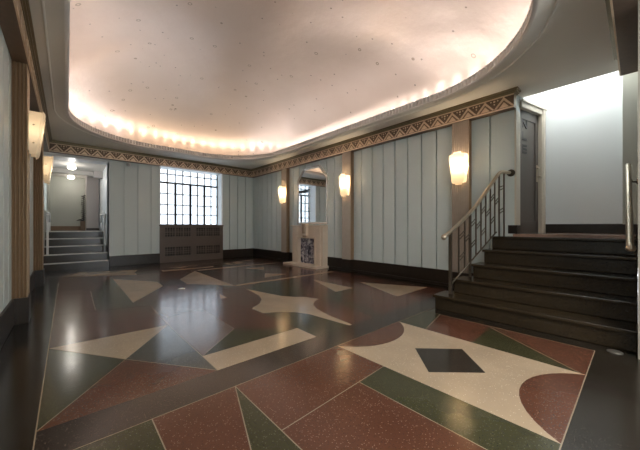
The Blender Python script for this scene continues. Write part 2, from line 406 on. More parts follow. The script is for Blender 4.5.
# ------------------------------------------------------------------ friezes
def frieze(name, A, B, N, depth, pitch, end0=False, end1=False, label=None, ends=(0, 0)):
    """A->B on the wall plane, N into the room, the zigzag face stands 'depth' off the wall"""
    A = Vector(A); B = Vector(B); N = Vector(N); L = (B-A).length; D = (B-A)/L
    mb = MB()
    def P(u, d, z):
        p = A+D*u+N*d; return (p.x, p.y, z)
    def bx(u0, u1, d0, d1, z0, z1, mat):
        vs = [P(u, d, z) for z in (z0, z1) for d in (d0, d1) for u in (u0, u1)]
        mb.add(vs, [(0, 2, 3, 1), (4, 5, 7, 6), (0, 1, 5, 4), (2, 6, 7, 3), (0, 4, 6, 2), (1, 3, 7, 5)], mat)
    def flat(poly, d, t, mat):
        n = len(poly)
        vs = [P(u, d, z) for u, z in poly]+[P(u, d+t, z) for u, z in poly]
        fs = [list(range(n))[::-1], list(range(n, 2*n))]+[(i, (i+1) % n, n+(i+1) % n, n+i) for i in range(n)]
        mb.add(vs, fs, mat)
    bx(0, L, 0, depth, ZF0, ZF1, M['bronze_dark'])
    bx(0, L, depth, depth+.014, ZF0, ZF0+.02, M['gold']); bx(0, L, depth, depth+.008, ZF0+.02, ZF0+.03, M['bronze'])
    bx(0, L, depth, depth+.012, ZF1-.018, ZF1, M['gold'])
    z0, z1 = ZF0+.03, ZF1-.018
    n = max(1, round(L/pitch)); p = L/n; h = z1-z0
    for i in range(n):
        c = (i+.5)*p; w_ = .028
        for sgn in (-1, 1):
            flat([(c, z1), (c+sgn*p/2, z0), (c+sgn*(p/2-w_), z0), (c, z1-w_*1.7)], depth, .014, M['gold'])
        flat([(c-p*.25, z0), (c+p*.25, z0), (c, z0+h*.52)], depth, .010, M['gold'])
        flat([(c-p*.33, z0), (c-p*.29, z0), (c, z0+h*.64), (c, z0+h*.71)], depth, .006, M['bronze'])
        flat([(c+p*.33, z0), (c+p*.29, z0), (c, z0+h*.64), (c, z0+h*.71)], depth, .006, M['bronze'])
        if i < n-1:                                   # the hanging triangle between two peaks
            e = c+p/2
            flat([(e-p*.36, z1), (e+p*.36, z1), (e, z0+h*.30)], depth, .005, M['bronze_dark'])
            for du, dz, r in ((-.18, .82, .012), (.18, .82, .012), (0, .80, .017), (0, .52, .012)):
                flat([(e+du*p+r*math.cos(k*PI/3), z0+dz*h+r*math.sin(k*PI/3)) for k in range(6)], depth+.004, .008, M['gold'])
    e0, e1 = ends
    for k, (d, za, zb) in enumerate(((.022, ZF1, ZF1+.016), (.040, ZF1+.016, ZF1+.034), (.062, ZF1+.034, ZC))):
        bx(-d*e0, L+d*e1, 0, depth+d, za, zb, M['cornice'])
    return struct(mb.build(name), label)
frieze('trim_1', (XR, YB-.12), (XR, 1.24), (-1, 0), .125, .262, label='bronze zigzag frieze along the fireplace wall', ends=(0, 1))
frieze('trim_2', (XL+.13, YB), (XR, YB), (0, -1), .125, .262, label='bronze zigzag frieze above the window')
frieze('trim_3', (XL, YE), (XL, YB), (1, 0), .125, .262, label='bronze zigzag frieze along the left wall')
frieze('trim_4', (4.92, .004), (3.2, .004), (0, 1), .135, .262, label='brass-edged frieze above the right handrail', ends=(1, 0))

# ------------------------------------------------------------------ pilasters
def pilaster(name, xw, side, yc, mat, label):
    hw, d = .138, .118
    prof = []
    def flutes(p0, p1, nrm, n, depth):
        out = []
        for i in range(n):
            for t_, dd in ((0.08, 0), (.22, -depth), (.5, -depth*1.5), (.78, -depth), (.92, 0)):
                t = (i+t_)/n
                out.append((p0[0]+(p1[0]-p0[0])*t+nrm[0]*dd, p0[1]+(p1[1]-p0[1])*t+nrm[1]*dd))
        return out
    prof += [(0, -hw)]+flutes((0, -hw), (d, -hw), (0, -1), 4, .012)+[(d, -hw)]
    prof += flutes((d, -hw), (d, hw), (1, 0), 8, .006)+[(d, hw)]
    prof += flutes((d, hw), (0, hw), (0, 1), 4, .012)+[(0, hw)]
    mb = MB()
    mb.prism(prof, ZB, ZF0, lambda p, q, t: (xw+side*p, yc+q, t), mat)
    kk = mb.m(M['pil_side']); n_ = len(prof)          # reeded flanks in a browner bronze, their side shade put into the colour
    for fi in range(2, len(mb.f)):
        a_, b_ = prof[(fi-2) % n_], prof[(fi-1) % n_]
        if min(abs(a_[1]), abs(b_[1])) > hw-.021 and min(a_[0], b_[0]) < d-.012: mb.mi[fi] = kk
    o = struct(mb.build(name), label)
    bb = MB(); x0, x1 = sorted((xw, xw+side*(d+.012)))
    bb.box(x0, x1, yc-hw-.008, yc+hw+.008, 0, ZB, M['base'])
    bb.build('base_block', o, .005)
PY = (2.02, 4.66, 7.28)
for i, (y, lb) in enumerate(zip(PY, ('fluted pilaster behind the stair railing', 'fluted pilaster right of the mirror', 'fluted pilaster left of the mirror'))):
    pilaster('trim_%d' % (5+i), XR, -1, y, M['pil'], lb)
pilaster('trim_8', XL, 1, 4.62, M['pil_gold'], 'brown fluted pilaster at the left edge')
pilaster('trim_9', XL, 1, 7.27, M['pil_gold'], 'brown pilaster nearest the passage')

# ------------------------------------------------------------------ wall sconces
def sconce(label, xw, side, yc, lit, up=0.):
    root = empty('wall_sconce', (xw, yc, 2.04), label, 'wall lamp', 'glass wall sconces on the pilasters')
    outl = [(-.115, -.20), (-.105, -.235), (-.06, -.245), (-.05, -.27), (.05, -.27), (.06, -.245), (.105, -.235), (.115, -.20),
            (.140, .20), (.135, .235), (.07, .245), (.06, .275), (-.06, .275), (-.07, .245), (-.135, .235), (-.140, .20)]
    dep = lambda z: .105+.030*z/.27
    mat = M['shade'] if lit else M['shade_dim']
    mb = MB(); n = len(outl)
    # front face in columns so it reads as three pressed lobes
    def F(q, z, k=0.): return (xw+side*(dep(z)+k), yc+q, 2.04+z)
    inner = [(q*.86, z*.90) for q, z in outl]
    vs = [F(q, z, -.012) for q, z in outl]+[F(q, z, .008) for q, z in inner]
    fs = [(i, (i+1) % n, n+(i+1) % n, n+i) for i in range(n)]+[list(range(n, 2*n))]
    mb.add(vs, fs, mat)
    # sides back to the pilaster (top and bottom stay open)
    for a, c in ((7, 8), (8, 9), (0, 15), (15, 14), (0, 1), (6, 7)):
        (q0, z0), (q1, z1) = outl[a], outl[c]
        mb.add([F(q0, z0, -.012), F(q1, z1, -.012), (xw+side*.012, yc+q1*.94, 2.04+z1), (xw+side*.012, yc+q0*.94, 2.04+z0)], [(0, 1, 2, 3)], mat)
    sh = mb.build('lamp_shade', root)
    pb = MB(); x0, x1 = sorted((xw, xw+side*.012))
    pb.box(x0, x1, yc-.10, yc+.10, 1.84, 2.24, M['brass'])
    pb.build('back_plate', root, .004)
    bu = MB(); bu.lathe([(.004, -.05), (.015, -.04), (.02, 0), (.012, .03), (.004, .035)], (xw+side*.05, yc, 2.03), M['globe'], 10)
    bu.build('bulb', root)
    for z in (1.93, 2.13):
        for q in (-.126, .126):
            k = MB(); k.lathe([(.003, -.012), (.009, -.006), (.009, .006), (.003, .012)], (xw+side*.05, yc+q*(1+.06*(z-2.04)/.2), z), M['brass'], 8, 'y')
            k.build('fixing_knob', sh)
    L = bpy.data.lights.new('sconce lamp', 'POINT'); L.energy = 5.2 if lit else .35; L.color = (1., .80, .55); L.shadow_soft_size = .03
    lo = bpy.data.objects.new('sconce lamp', L); COL.objects.link(lo); lo.location = (xw+side*.055, yc, 2.10); lo.parent = root
    lo.matrix_parent_inverse = world(root).inverted()
    for c_ in root.children: c_.location.z += up
    return root
PFX = XR-.118
sconce('frosted glass wall sconce glowing above the stair railing', PFX, -1, PY[0], True)
sconce('frosted glass wall sconce glowing on the pilaster right of the mirror', PFX, -1, PY[1], True)
sconce('frosted glass wall sconce glowing on the pilaster left of the mirror', PFX, -1, PY[2], True)
sconce('cream glass wall sconce on the brown pilaster nearest the left edge', XL+.118, 1, 4.60, False, .07)
sconce('cream glass wall sconce on the pilaster beside the passage steps', XL+.118, 1, 7.27, False, .07)

# ------------------------------------------------------------------ ceiling, rim and dome
CX, CY, HX, HY_, RR = 2.24, 4.515, 2.23, 3.935, 1.70
sx, sy, qa = 2*(HX-RR), 2*(HY_-RR), RR*PI/2
PER = 2*sx+2*sy+4*qa
def rim(t):
    """point and outward normal at arc length t on the rounded outline"""
    t %= PER
    segs = [(sy, 0), (qa, 0), (sx, 1), (qa, 1), (sy, 2), (qa, 2), (sx, 3), (qa, 3)]
    cor = [(HX-RR, HY_-RR), (-HX+RR, HY_-RR), (-HX+RR, -HY_+RR), (HX-RR, -HY_+RR)]
    st = [((HX, -HY_+RR), (0, 1), (1, 0)), ((HX-RR, HY_), (-1, 0), (0, 1)), ((-HX, HY_-RR), (0, -1), (-1, 0)), ((-HX+RR, -HY_), (1, 0), (0, -1))]
    for k, (l, j) in enumerate(segs):
        if t <= l or k == 7:
            if k % 2 == 0:
                (px, py), (dx, dy), n = st[j]; return (CX+px+dx*t, CY+py+dy*t), n
            a = j*PI/2+t/RR; n = (math.cos(a), math.sin(a)); c = cor[j]
            return (CX+c[0]+RR*n[0], CY+c[1]+RR*n[1]), n
        t -= l
def ring(off, n):
    out = []
    for i in range(n):
        p, nn = rim(PER*i/n); out.append((p[0]+nn[0]*off, p[1]+nn[1]*off))
    return out
def loft(mb, rings, mat, smooth=True):
    n = len(rings[0]); vs = [v for R in rings for v in R]
    mb.add(vs, [(i*n+k, i*n+(k+1) % n, (i+1)*n+(k+1) % n, (i+1)*n+k) for i in range(len(rings)-1) for k in range(n)], mat, smooth)
NR = 320
c = MB()
R0 = ring(.19, NR)
ox0, ox1, oy0, oy1 = XL-.1, 5.43, YE-.1, YB+.1
def to_rect(p):
    dx, dy = p[0]-CX, p[1]-CY; s = 1e9
    if dx > 1e-9: s = min(s, (ox1-CX)/dx)
    if dx < -1e-9: s = min(s, (ox0-CX)/dx)
    if dy > 1e-9: s = min(s, (oy1-CY)/dy)
    if dy < -1e-9: s = min(s, (oy0-CY)/dy)
    return (CX+dx*s, CY+dy*s)
outer = [to_rect(p) for p in R0]
loft(c, [[(x, y, ZC) for x, y in outer], [(x, y, ZC) for x, y in R0]], M['ceiling'], False)
for cx_, cy_ in ((ox0, oy0), (ox1, oy0), (ox1, oy1), (ox0, oy1)):      # close the four corners
    q = sorted(range(NR), key=lambda i: math.hypot(outer[i][0]-cx_, outer[i][1]-cy_))
    onx = [i for i in q if abs(outer[i][0]-cx_) < 1e-6][0]; ony = [i for i in q if abs(outer[i][1]-cy_) < 1e-6][0]
    c.add([(cx_, cy_, ZC), (*outer[onx], ZC), (*outer[ony], ZC)], [(0, 1, 2)], M['ceiling'])
c.box(5.37, 5.43, -.6, 1.40, ZC+.002, 4.3, M['ceiling'])
# bead line and the soft step between bead and rim
loft(c, [[(x, y, ZC) for x, y in ring(.19, NR)], [(x, y, ZC-.012) for x, y in ring(.185, NR)], [(x, y, ZC-.012) for x, y in ring(.170, NR)], [(x, y, ZC+.006) for x, y in ring(.165, NR)]], M['ceil_light'])
loft(c, [[(x, y, ZC+.006) for x, y in ring(.165, NR)], [(x, y, ZC+.004) for x, y in ring(.06, NR)], [(x, y, ZC-.012) for x, y in ring(.02, NR)], [(x, y, ZC-.012) for x, y in ring(.0, NR)]], M['ceiling'])
ceil = struct(c.build('ceiling'), 'flat taupe ceiling around the large oval recess')
r = MB()
NT = 330
loft(r, [[(x, y, ZC-.013) for x, y in ring(.03, NR)], [(x, y, ZC-.013) for x, y in ring(-.012, NR)], [(x, y, ZC+.006) for x, y in ring(-.012, NR)], [(x, y, ZC+.008) for x, y in ring(.004, NR)]], M['rim'])
pts = []
for i in range(NT*4):
    p, nn = rim(PER*i/(NT*4)); o = -.010 if (i % 4) < 2 else .055
    pts.append((p[0]+nn[0]*o, p[1]+nn[1]*o))
loft(r, [[(x, y, ZC+.004) for x, y in pts], [(x, y, ZC+.10) for x, y in pts]], M['rim'], False)
loft(r, [[(x, y, ZC+.10) for x, y in ring(-.012, NR)], [(x, y, ZC+.102) for x, y in ring(.062, NR)], [(x, y, ZC+.04) for x, y in ring(.065, NR)], [(x, y, ZC+.04) for x, y in ring(.45, NR)]], M['white'])
ro = r.build('cove_rim', ceil); ro['label'] = 'fluted cream plaster rim of the oval recess'
d = MB()
base = ring(.44, NR); rings = [[(x, y, ZC+.035) for x, y in base]]
RISE = 1.15
for k in range(1, 27):
    s = 1-k/27.0
    z = ZC+.05+RISE*(1-s**2.4)**.75
    rings.append([(CX+(x-CX)*s, CY+(y-CY)*s, z) for x, y in base])
loft(d, rings, M['dome'])
last = rings[-1]; d.add(last, [list(range(NR))], M['dome'], True)
do = d.build('dome', ceil); do['label'] = 'shallow silver and peach painted dome dotted with small stars'
def soften(L, e=1.):
    L.use_nodes = True; t = L.node_tree; em = t.nodes['Emission']
    fo = t.nodes.new('ShaderNodeLightFalloff'); fo.inputs['Strength'].default_value = e
    t.links.new(fo.outputs['Linear'], em.inputs['Strength'])
# cove lamps: warm bulbs lying on the hidden ledge
NL = 90
for i in range(NL):
    p, nn = rim(PER*(i+.5)/NL)
    L = bpy.data.lights.new('cove lamp', 'POINT'); L.shadow_soft_size = .03
    far_ = max(0., min(1., (p[1]-4.5)/3.5)); right_ = max(0, min(1, (p[0]-1.5)/2.5))
    L.energy = .20
    L.color = (1., .80, .60) if p[1] > 7.6 and 1.2 < p[0] < 4 else (1., .90, .85)
    A_ = bpy.data.lights.new('cove strip', 'AREA'); A_.shape = 'RECTANGLE'; A_.size = .22; A_.size_y = .05; A_.energy = 1.0; A_.color = L.color; soften(A_)
    ao = bpy.data.objects.new('cove strip', A_); COL.objects.link(ao); ao.location = (p[0]+nn[0]*.10, p[1]+nn[1]*.10, ZC+.065)
    ao.rotation_euler = Vector((nn[0]*.98, nn[1]*.98, -.17)).to_track_quat('Z', 'Y').to_euler()
    o = bpy.data.objects.new('cove lamp', L); COL.objects.link(o); o.location = (p[0]+nn[0]*.13, p[1]+nn[1]*.13, ZC+.085)

# ------------------------------------------------------------------ window and radiator cover
YG = 9.78
wx = [2.11+.2263*k for k in range(9)]; wz = [1.12, 1.456, 1.755, 2.10, 2.44, 2.71, 2.93]
wn = MB()
for xa, xb in ((2.035, 2.062), (3.918, 3.95)): wn.box(xa, xb, YB-.01, YG+.05, 1.10, 2.90, M['white'])
wn.box(2.04, 3.94, YB-.01, YG+.05, 2.852, 2.90, M['white']); wn.box(2.04, 3.94, YB-.02, YG+.05, 1.085, 1.125, M['white'])
win = struct(wn.build('window_1'), 'steel-framed window of small white panes above the radiator cover')
fr = MB()
for k, x in enumerate(wx):
    if k in (2, 4, 6): continue
    hw = .015 if k in (1, 3, 5, 7) else .026
    fr.box(x-hw, x+hw, YG-.02, YG+.02, 1.12, 2.88, M['black_metal'])
for k, z in enumerate(wz):
    hh = .028 if k in (0, 4, 6) else .014
    fr.box(2.06, 3.92, YG-.019, YG+.019, z-hh, z+hh, M['black_metal'])
for k in (2, 4, 6): fr.box(wx[k]-.012, wx[k]+.012, YG-.02, YG+.02, 2.44, 2.88, M['black_metal'])
fr.build('window_frame', win)
for a, b_ in ((2, 4), (4, 6)):
    cs = MB(); x0, x1 = wx[a], wx[b_]
    cs.box(x0-.026, x0+.030, YG-.045, YG+.02, 1.12, 2.45, M['black_metal']); cs.box(x1-.030, x1+.026, YG-.045, YG+.02, 1.12, 2.45, M['black_metal'])
    cs.box(x0, x1, YG-.045, YG+.02, 2.415, 2.46, M['black_metal']); cs.box(x0, x1, YG-.045, YG+.02, 1.12, 1.15, M['black_metal'])
    cs.build('casement', win)
gl = MB(); gl.box(2.07, 3.93, YG-.004, YG+.004, 1.12, 2.9, M['pane']); gl.build('window_pane', win)

rd = empty('radiator_cover', (2.985, 9.33, 0), 'brown metal radiator cover with square grilles beneath the window', 'radiator cover')
RY0, RY1 = 9.33, 9.398
pn = MB()
gz = ((.185, .465), (.765, 1.045)); gxs = ((2.155, 2.91), (3.05, 3.84))
# panel built around its four grille openings
pn.box(2.04, 3.93, RY0, RY1, 0, gz[0][0], M['radiator']); pn.box(2.04, 3.93, RY0, RY1, gz[0][1], gz[1][0], M['radiator']); pn.box(2.04, 3.93, RY0, RY1, gz[1][1], 1.10, M['radiator'])
for za, zb in gz:
    for xa, xb in ((2.04, gxs[0][0]), (gxs[0][1], gxs[1][0]), (gxs[1][1], 3.93)): pn.box(xa, xb, RY0, RY1, za, zb, M['radiator'])
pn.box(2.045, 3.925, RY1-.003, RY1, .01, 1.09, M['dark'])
pno = pn.build('panel', rd)
tp = MB(); tp.box(2.025, 3.945, RY0-.015, RY1, 1.095, 1.125, M['radiator']); tp.build('top_ledge', rd, .004)
for za, zb in gz:
    for xa, xb in gxs:
        g = MB(); nb = 10
        for k in range(nb+1):
            x = xa+(xb-xa)*k/nb; hw = .022 if k in (0, 4, 7, nb) else .010
            g.box(max(xa, x-hw), min(xb, x+hw), RY0+.008, RY0+.02, za, zb, M['radiator'])
        for q in (0, .28, .5, .72, 1):
            z = za+(zb-za)*q; hh = .02 if q == .5 else .009
            g.box(xa, xb, RY0+.007, RY0+.018, max(za, z-hh), min(zb, z+hh), M['radiator'])
        g.build('grille', pno)

# security dome under the back frieze
sc = empty('security_camera', (1.27, YB, 2.80), 'small white round security camera under the back frieze', 'camera')
mb = MB(); mb.lathe([(.05, 0), (.058, -.012), (.058, -.03), (.05, -.045)], (1.27, YB, 2.795), M['white_plastic'], 18, 'y'); mb.build('housing', sc)
mb = MB(); mb.lathe([(.036, -.044), (.034, -.06), (.022, -.075), (.004, -.08)], (1.27, YB, 2.795), M['white_plastic'], 16, 'y'); mb.build('lens', sc)

# ------------------------------------------------------------------ mirror
MY = 6.05
mr = empty('mirror', (XR, MY, 1.16), 'tall silver-framed mirror with clipped top corners above the fireplace', 'mirror')
def mout(e):
    return [(-.64-e, 1.135-e), (.64+e, 1.135-e), (.64+e, 2.41+e*.45), (.33+e*.45, 2.735+e), (-.33-e*.45, 2.735+e), (-.64-e, 2.41+e*.45)]
fm = MB(); A, B_ = mout(0), mout(-.06); n = 6
X = XR
vs = [(X, MY+q, z) for q, z in A]+[(X-.045, MY+q, z) for q, z in A]+[(X-.05, MY+q*.985, z) for q, z in mout(-.015)]+[(X-.028, MY+q, z) for q, z in B_]+[(X, MY+q, z) for q, z in B_]
fm.add(vs, [(j*n+i, j*n+(i+1) % n, (j+1)*n+(i+1) % n, (j+1)*n+i) for j in range(4) for i in range(n)], M['silver'])
fm.build('mirror_frame', mr)
g = MB(); g.prism(mout(-.055), X-.026, X-.010, lambda q, z, t: (t, MY+q, z), M['mirror']); g.build('mirror_glass', mr)

# ------------------------------------------------------------------ fireplace
FY = 6.08
fp = empty('fireplace', (XR, FY, 0), 'cream stone fireplace with stepped keystone and marble insert', 'fireplace')
FX = 4.89; FB = XR-.002
s = MB()
for sg in (-1, 1):
    y0, y1 = sorted((FY+sg*.36, FY+sg*.585)); s.box(FX, FB, y0, y1, .04, 1.085, M['stone'])
    y0, y1 = sorted((FY+sg*.585, FY+sg*.66)); s.box(FX+.03, FB, y0, y1, .04, 1.07, M['stone'])
    y0, y1 = sorted((FY+sg*.36, FY+sg*.415)); s.box(FX-.012, FX+.02, y0, y1, .04, .80, M['stone'])
s.box(FX, FB, FY-.36, FY+.36, .75, 1.085, M['stone'])
s.box(FX-.012, FX+.02, FY-.415, FY+.415, .75, .80, M['stone'])
s.box(FX-.02, FB, FY-.67, FY+.67, 1.075, 1.105, M['stone'])
s.build('surround', fp, .006)
k = MB(); k.box(FX-.07, FX+.02, FY-.115, FY+.115, .83, 1.15, M['stone']); k.box(FX-.045, FX+.02, FY-.085, FY+.085, .775, .84, M['stone_dark']); k.box(FX-.085, FX-.06, FY-.06, FY+.06, .88, 1.15, M['stone_dark'])
ko = k.build('keystone', fp, .006); ko['label'] = 'stepped tan keystone'
q = MB(); q.box(FX+.11, FX+.13, FY-.37, FY+.37, .04, .76, M['marble']); qo = q.build('firebox_panel', fp); qo['label'] = 'blue-grey veined marble panel'
h = MB(); h.box(4.64, FB, FY-.73, FY+.73, 0, .05, M['stone']); ho = h.build('hearth', fp, .006)

# ------------------------------------------------------------------ right staircase, landing and railing
st = empty('staircase', (3.55, .8, 0), 'dark polished stone staircase rising to the grey door', 'stairs')
RIS, TRD = .184, .30
YEND = [1.785, 1.67, 1.54, 1.50]
for kx in range(4):
    s = MB(); x0 = 3.55+TRD*kx; z1 = RIS*(kx+1)
    s.box(x0+.025, 4.80, .006, YEND[kx]-.02, z1-RIS, z1-.035, M['step'])
    s.box(x0, min(4.80, x0+.36), .006, YEND[kx], z1-.035, z1, M['step'])
    s.build('step', st, .008)
s = MB(); s.box(4.775, 4.898, .006, 1.47, RIS*4, .885, M['step']); s.box(4.89, 5.109, 1.236, 1.47, 0, .885, M['step']); s.box(4.75, 4.899, .006, 1.485, .885, .92, M['step']); s.box(4.89, 5.109, 1.236, 1.485, .885, .92, M['step'])
s.build('step', st, .008)
ld = MB()
LZ = .958
ld.prism([(4.90, .006), (4.93, -.6), (5.86, -.6), (5.86, .152), (6.10, .152), (6.10, 1.065), (5.345, 1.232), (4.90, 1.232)], .75, LZ, lambda p, q_, t: (p, q_, t), M['landing'])
struct(ld.build('floor_landing'), 'pinkish landing floor at the top of the stairs')

rl = empty('stair_railing', (3.75, 1.69, .184), 'bronze stair railing with stepped balusters left of the stairs', 'railing')
ctrl = [(3.60, 1.66, .935), (3.66, 1.655, .955), (3.85, 1.625, 1.050), (4.08, 1.575, 1.198), (4.30, 1.525, 1.358), (4.50, 1.485, 1.530), (4.70, 1.44, 1.715), (4.84, 1.41, 1.845), (4.92, 1.385, 1.893), (5.02, 1.345, 1.895), (5.10, 1.31, 1.892)]
def spline(P, n=6):
    P = [Vector(p) for p in P]; out = []
    for i in range(len(P)-1):
        p0, p1, p2, p3 = P[max(i-1, 0)], P[i], P[i+1], P[min(i+2, len(P)-1)]
        for k in range(n):
            t = k/n
            out.append(.5*((2*p1)+(p2-p0)*t+(2*p0-5*p1+4*p2-p3)*t*t+(3*p1-p0-3*p2+p3)*t**3))
    out.append(P[-1]); return out
hp = spline(ctrl)
hb = MB(); hb.tube(hp, .025, M['brass'], 12)
ho_ = hb.build('handrail', rl); ho_['label'] = 'pale brass handrail'
e = MB(); e.lathe([(.008, -.022), (.03, -.015), (.036, 0), (.03, .015), (.008, .022)], (3.60, 1.66, .93), M['brass'], 14, 'x'); e.build('end_scroll', ho_)
ro_ = MB(); ro_.lathe([(.055, 0), (.055, -.012), (.04, -.02), (.03, -.04)], (XR-.001, 1.308, 1.892), M['iron'], 18, 'x'); ro_.build('wall_rosette', ho_)
def rail_at(x):
    for a, b_ in zip(hp, hp[1:]):
        if a.x <= x <= b_.x: return a.lerp(b_, (x-a.x)/max(1e-6, b_.x-a.x))
    return hp[-1]
def low(x): return .30+(x-3.75)/(4.80-3.75)*(.985-.30)
nb = MB(); nx = 3.75; p = rail_at(nx); nb.box(nx-.017, nx+.017, p.y-.017, p.y+.017, .184, p.z, M['iron']); nb.build('newel_post', rl)
bx_ = [3.75, 3.93, 4.055, 4.17, 4.30, 4.42, 4.535, 4.65, 4.76, 4.87, 4.97]
for i, x in enumerate(bx_[1:], 1):
    p = rail_at(x); bl = MB()
    zb = low(x)
    hw = .008
    if i == 3: zb = .368; hw = .014
    if i >= 9: zb = .92; hw = .009
    bl.box(x-hw, x+hw, p.y-hw, p.y+hw, zb, p.z, M['iron']); bl.build('baluster', rl)
lb = MB(); lb.tube([(3.75, rail_at(3.75).y, low(3.75)), (4.30, rail_at(4.3).y, low(4.3)), (4.80, rail_at(4.8).y, low(4.8))], .010, M['iron'], 8); lb.build('bottom_rail', rl)
for i in range(1, len(bx_)-1):
    xa, xb = bx_[i], bx_[i+1]; pa, pb = rail_at(xa), rail_at(xb)
    for fr_ in ((.30, .72) if i % 2 else (.55,)):
        for dz in (-.022, .022):
            za = low(xa)+(pa.z-low(xa))*fr_+dz; zb = low(xb)+(pb.z-low(xb))*fr_+dz
            g = MB(); g.tube([(xa, pa.y, za), (xb, pb.y, zb)], .0065, M['iron'], 6); g.build('rung', rl)

hr = empty('handrail', (3.6, .07, .9), 'brass handrail on brackets rising along the wall right of the stairs', 'handrail')
mb = MB(); mb.tube([(3.56, .045, .885), (3.60, .05, .90), (4.3, .068, 1.345), (4.97, .085, 1.79), (5.0, .085, 1.80)], .024, M['brass'], 12); mb.build('rail', hr)
for x, z in ((3.80, 1.025), (4.72, 1.62)):
    mb = MB(); mb.tube([(x, .004, z-.06), (x, .05, z-.055), (x, .056+.01*(x-3.8), z-.01)], .010, M['iron'], 8); mb.lathe([(.035, 0), (.03, .012)], (x, .004, z-.06), M['iron'], 14, 'y'); mb.build('bracket', hr)
mb = MB(); mb.lathe([(.006, -.03), (.026, -.022), (.033, 0), (.026, .02), (.006, .028)], (3.555, .045, .88), M['brass'], 12, 'x'); mb.build('end_knob', hr)

# floor cap beside the stairs, and the round outlet in the middle of the floor
def cap(x, y, r_, mat, label):
    o = MB(); o.lathe([(r_, 0), (r_, .004), (r_*.82, .009), (r_*.3, .010)], (x, y, .0015), mat, 20)
    tag(o.build('floor_cap'), label, 'floor cap')
cap(3.46, .134, .05, plain('dull steel cap', (.16, .15, .13), .35, .6), 'round dull metal floor cap in the dark border beside the stairs')
cap(1.46, 5.20, .055, M['brass'], 'small pale brass floor outlet cover on the far inlay before the window')

# ------------------------------------------------------------------ alcove at the top of the stairs
w = MB(); w.box(5.112, 5.336, 1.243, 1.34, 0.90, ZF0, M['cream_paint']); w.box(5.336-.05, 5.34, 1.30, 1.5, 0, 4.3, M['cream_paint'])
struct(w.build('trim_10', bevel=.008), 'pale painted corner post beside the grey door')
w = MB(); w.box(5.105, 5.338, 1.232, 1.35, LZ, LZ+.13, M['base']); struct(w.build('baseboard_landing', bevel=.005))
w = MB(); w.box(6.10, 6.25, -.1, 1.4, .5, 4.3, M['pale_blue']); struct(w.build('wall_landing'), 'pale blue wall at the top of the stairs')
w = MB(); w.box(6.075, 6.11, .10, 1.08, .9, LZ+.15, M['base']); struct(w.build('baseboard_landing_back', bevel=.005))
w = MB(); w.box(5.86, 6.4, -.7, .152, .5, 4.3, M['corr_wall']); w.box(5.845, 5.87, -.7, .158, .9, LZ+.14, M['base']); struct(w.build('wall_landing_pier'), 'narrow grey-green pier right of the pale blue wall')
w = MB(); w.box(4.92, 6.3, -.75, -.6, .5, 4.3, M['corr_wall']); w.box(4.72, 4.92, -.7, -.2, .0, 3.3, M['corr_wall']); struct(w.build('wall_landing_side'))
w = MB(); w.box(5.3, 6.4, -.7, 1.6, 4.25, 4.35, M['white']); w.box(4.7, 5.45, -.75, .004, ZC-.004, 3.3, M['ceiling']); struct(w.build('ceiling_landing'))
# angled door wall
ang = math.atan2(1.076-1.24, 6.08-5.336); DL = math.hypot(.744, .164)+.02
def DP(u, dn, z):              # u along the door wall, dn out towards the stairs
    return (5.336+u*math.cos(ang)+dn*math.sin(ang), 1.24+u*math.sin(ang)-dn*math.cos(ang), z)
def dbox(mb, u0, u1, d0, d1, z0, z1, mat):
    vs = [DP(u, dd, z) for z in (z0, z1) for dd in (d0, d1) for u in (u0, u1)]
    mb.add(vs, [(0, 2, 3, 1), (4, 5, 7, 6), (0, 1, 5, 4), (2, 6, 7, 3), (0, 4, 6, 2), (1, 3, 7, 5)], mat)
w = MB(); dbox(w, -.1, DL+.1, -.25, -.09, .5, 4.3, M['pale_blue']); dbox(w, -.02, DL+.1, -.09, 0, 3.03, 4.3, M['pale_blue']); struct(w.build('wall_door'))
dw = MB()
dbox(dw, DL-.15, DL-.02, -.09, .025, LZ, 3.06, M['cream_paint']); dbox(dw, DL-.13, DL-.06, .02, .038, LZ, 3.03, M['cream_paint'])
dbox(dw, -.01, DL-.02, -.09, .025, 2.945, 3.06, M['cream_paint']); dbox(dw, -.01, DL-.01, .02, .045, 3.03, 3.065, M['cream_paint'])
dbox(dw, -.01, .03, -.09, -.015, LZ, 2.95, M['cream_paint'])
door = struct(dw.build('door_1', bevel=.004), 'grey-brown panelled door with cream frame at the top of the stairs')
dl = MB(); U0, U1 = .03, DL-.15
dbox(dl, U0, U1, -.075, -.045, LZ, 2.945, M['door'])
for (a, b2, c2, d2) in ((U0, U0+.09, LZ, 2.945), (U1-.09, U1, LZ, 2.945), (U0, U1, LZ, LZ+.2), (U0, U1, 2.80, 2.945)): dbox(dl, a, b2, -.046, -.03, c2, d2, M['door'])
dl.build('door_panel', door, .004)
hn = MB(); dbox(hn, U1-.07, U1-.03, -.03, -.022, 1.82, 2.10, M['brass'])
hn.tube([DP(U1-.05, -.022, 1.90), DP(U1-.05, .035, 1.90), DP(U1-.14, .04, 1.90)], .011, M['brass'], 8)
hn.tube([DP(U1-.05, -.025, 2.05), DP(U1-.05, .0, 2.05)], .022, M['brass'], 10)
hn.build('door_handle', door)['label'] = 'brass lever handle'
ltr = MB()
def seg(u0, z0, u1, z1, t=.032):
    d_ = Vector((u1-u0, z1-z0)).normalized(); nx_, nz_ = -d_.y*t/2, d_.x*t/2
    P4 = [(u0+nx_, z0+nz_), (u0-nx_, z0-nz_), (u1-nx_, z1-nz_), (u1+nx_, z1+nz_)]
    vs = [DP(u, -.047, z) for u, z in P4]+[DP(u, -.036, z) for u, z in P4]
    ltr.add(vs, [(0, 1, 2, 3), (7, 6, 5, 4), (0, 4, 5, 1), (1, 5, 6, 2), (2, 6, 7, 3), (3, 7, 4, 0)], M['letter'])
lu, lw, lh = U0+.115, .13, .13
def Zof(py): return py
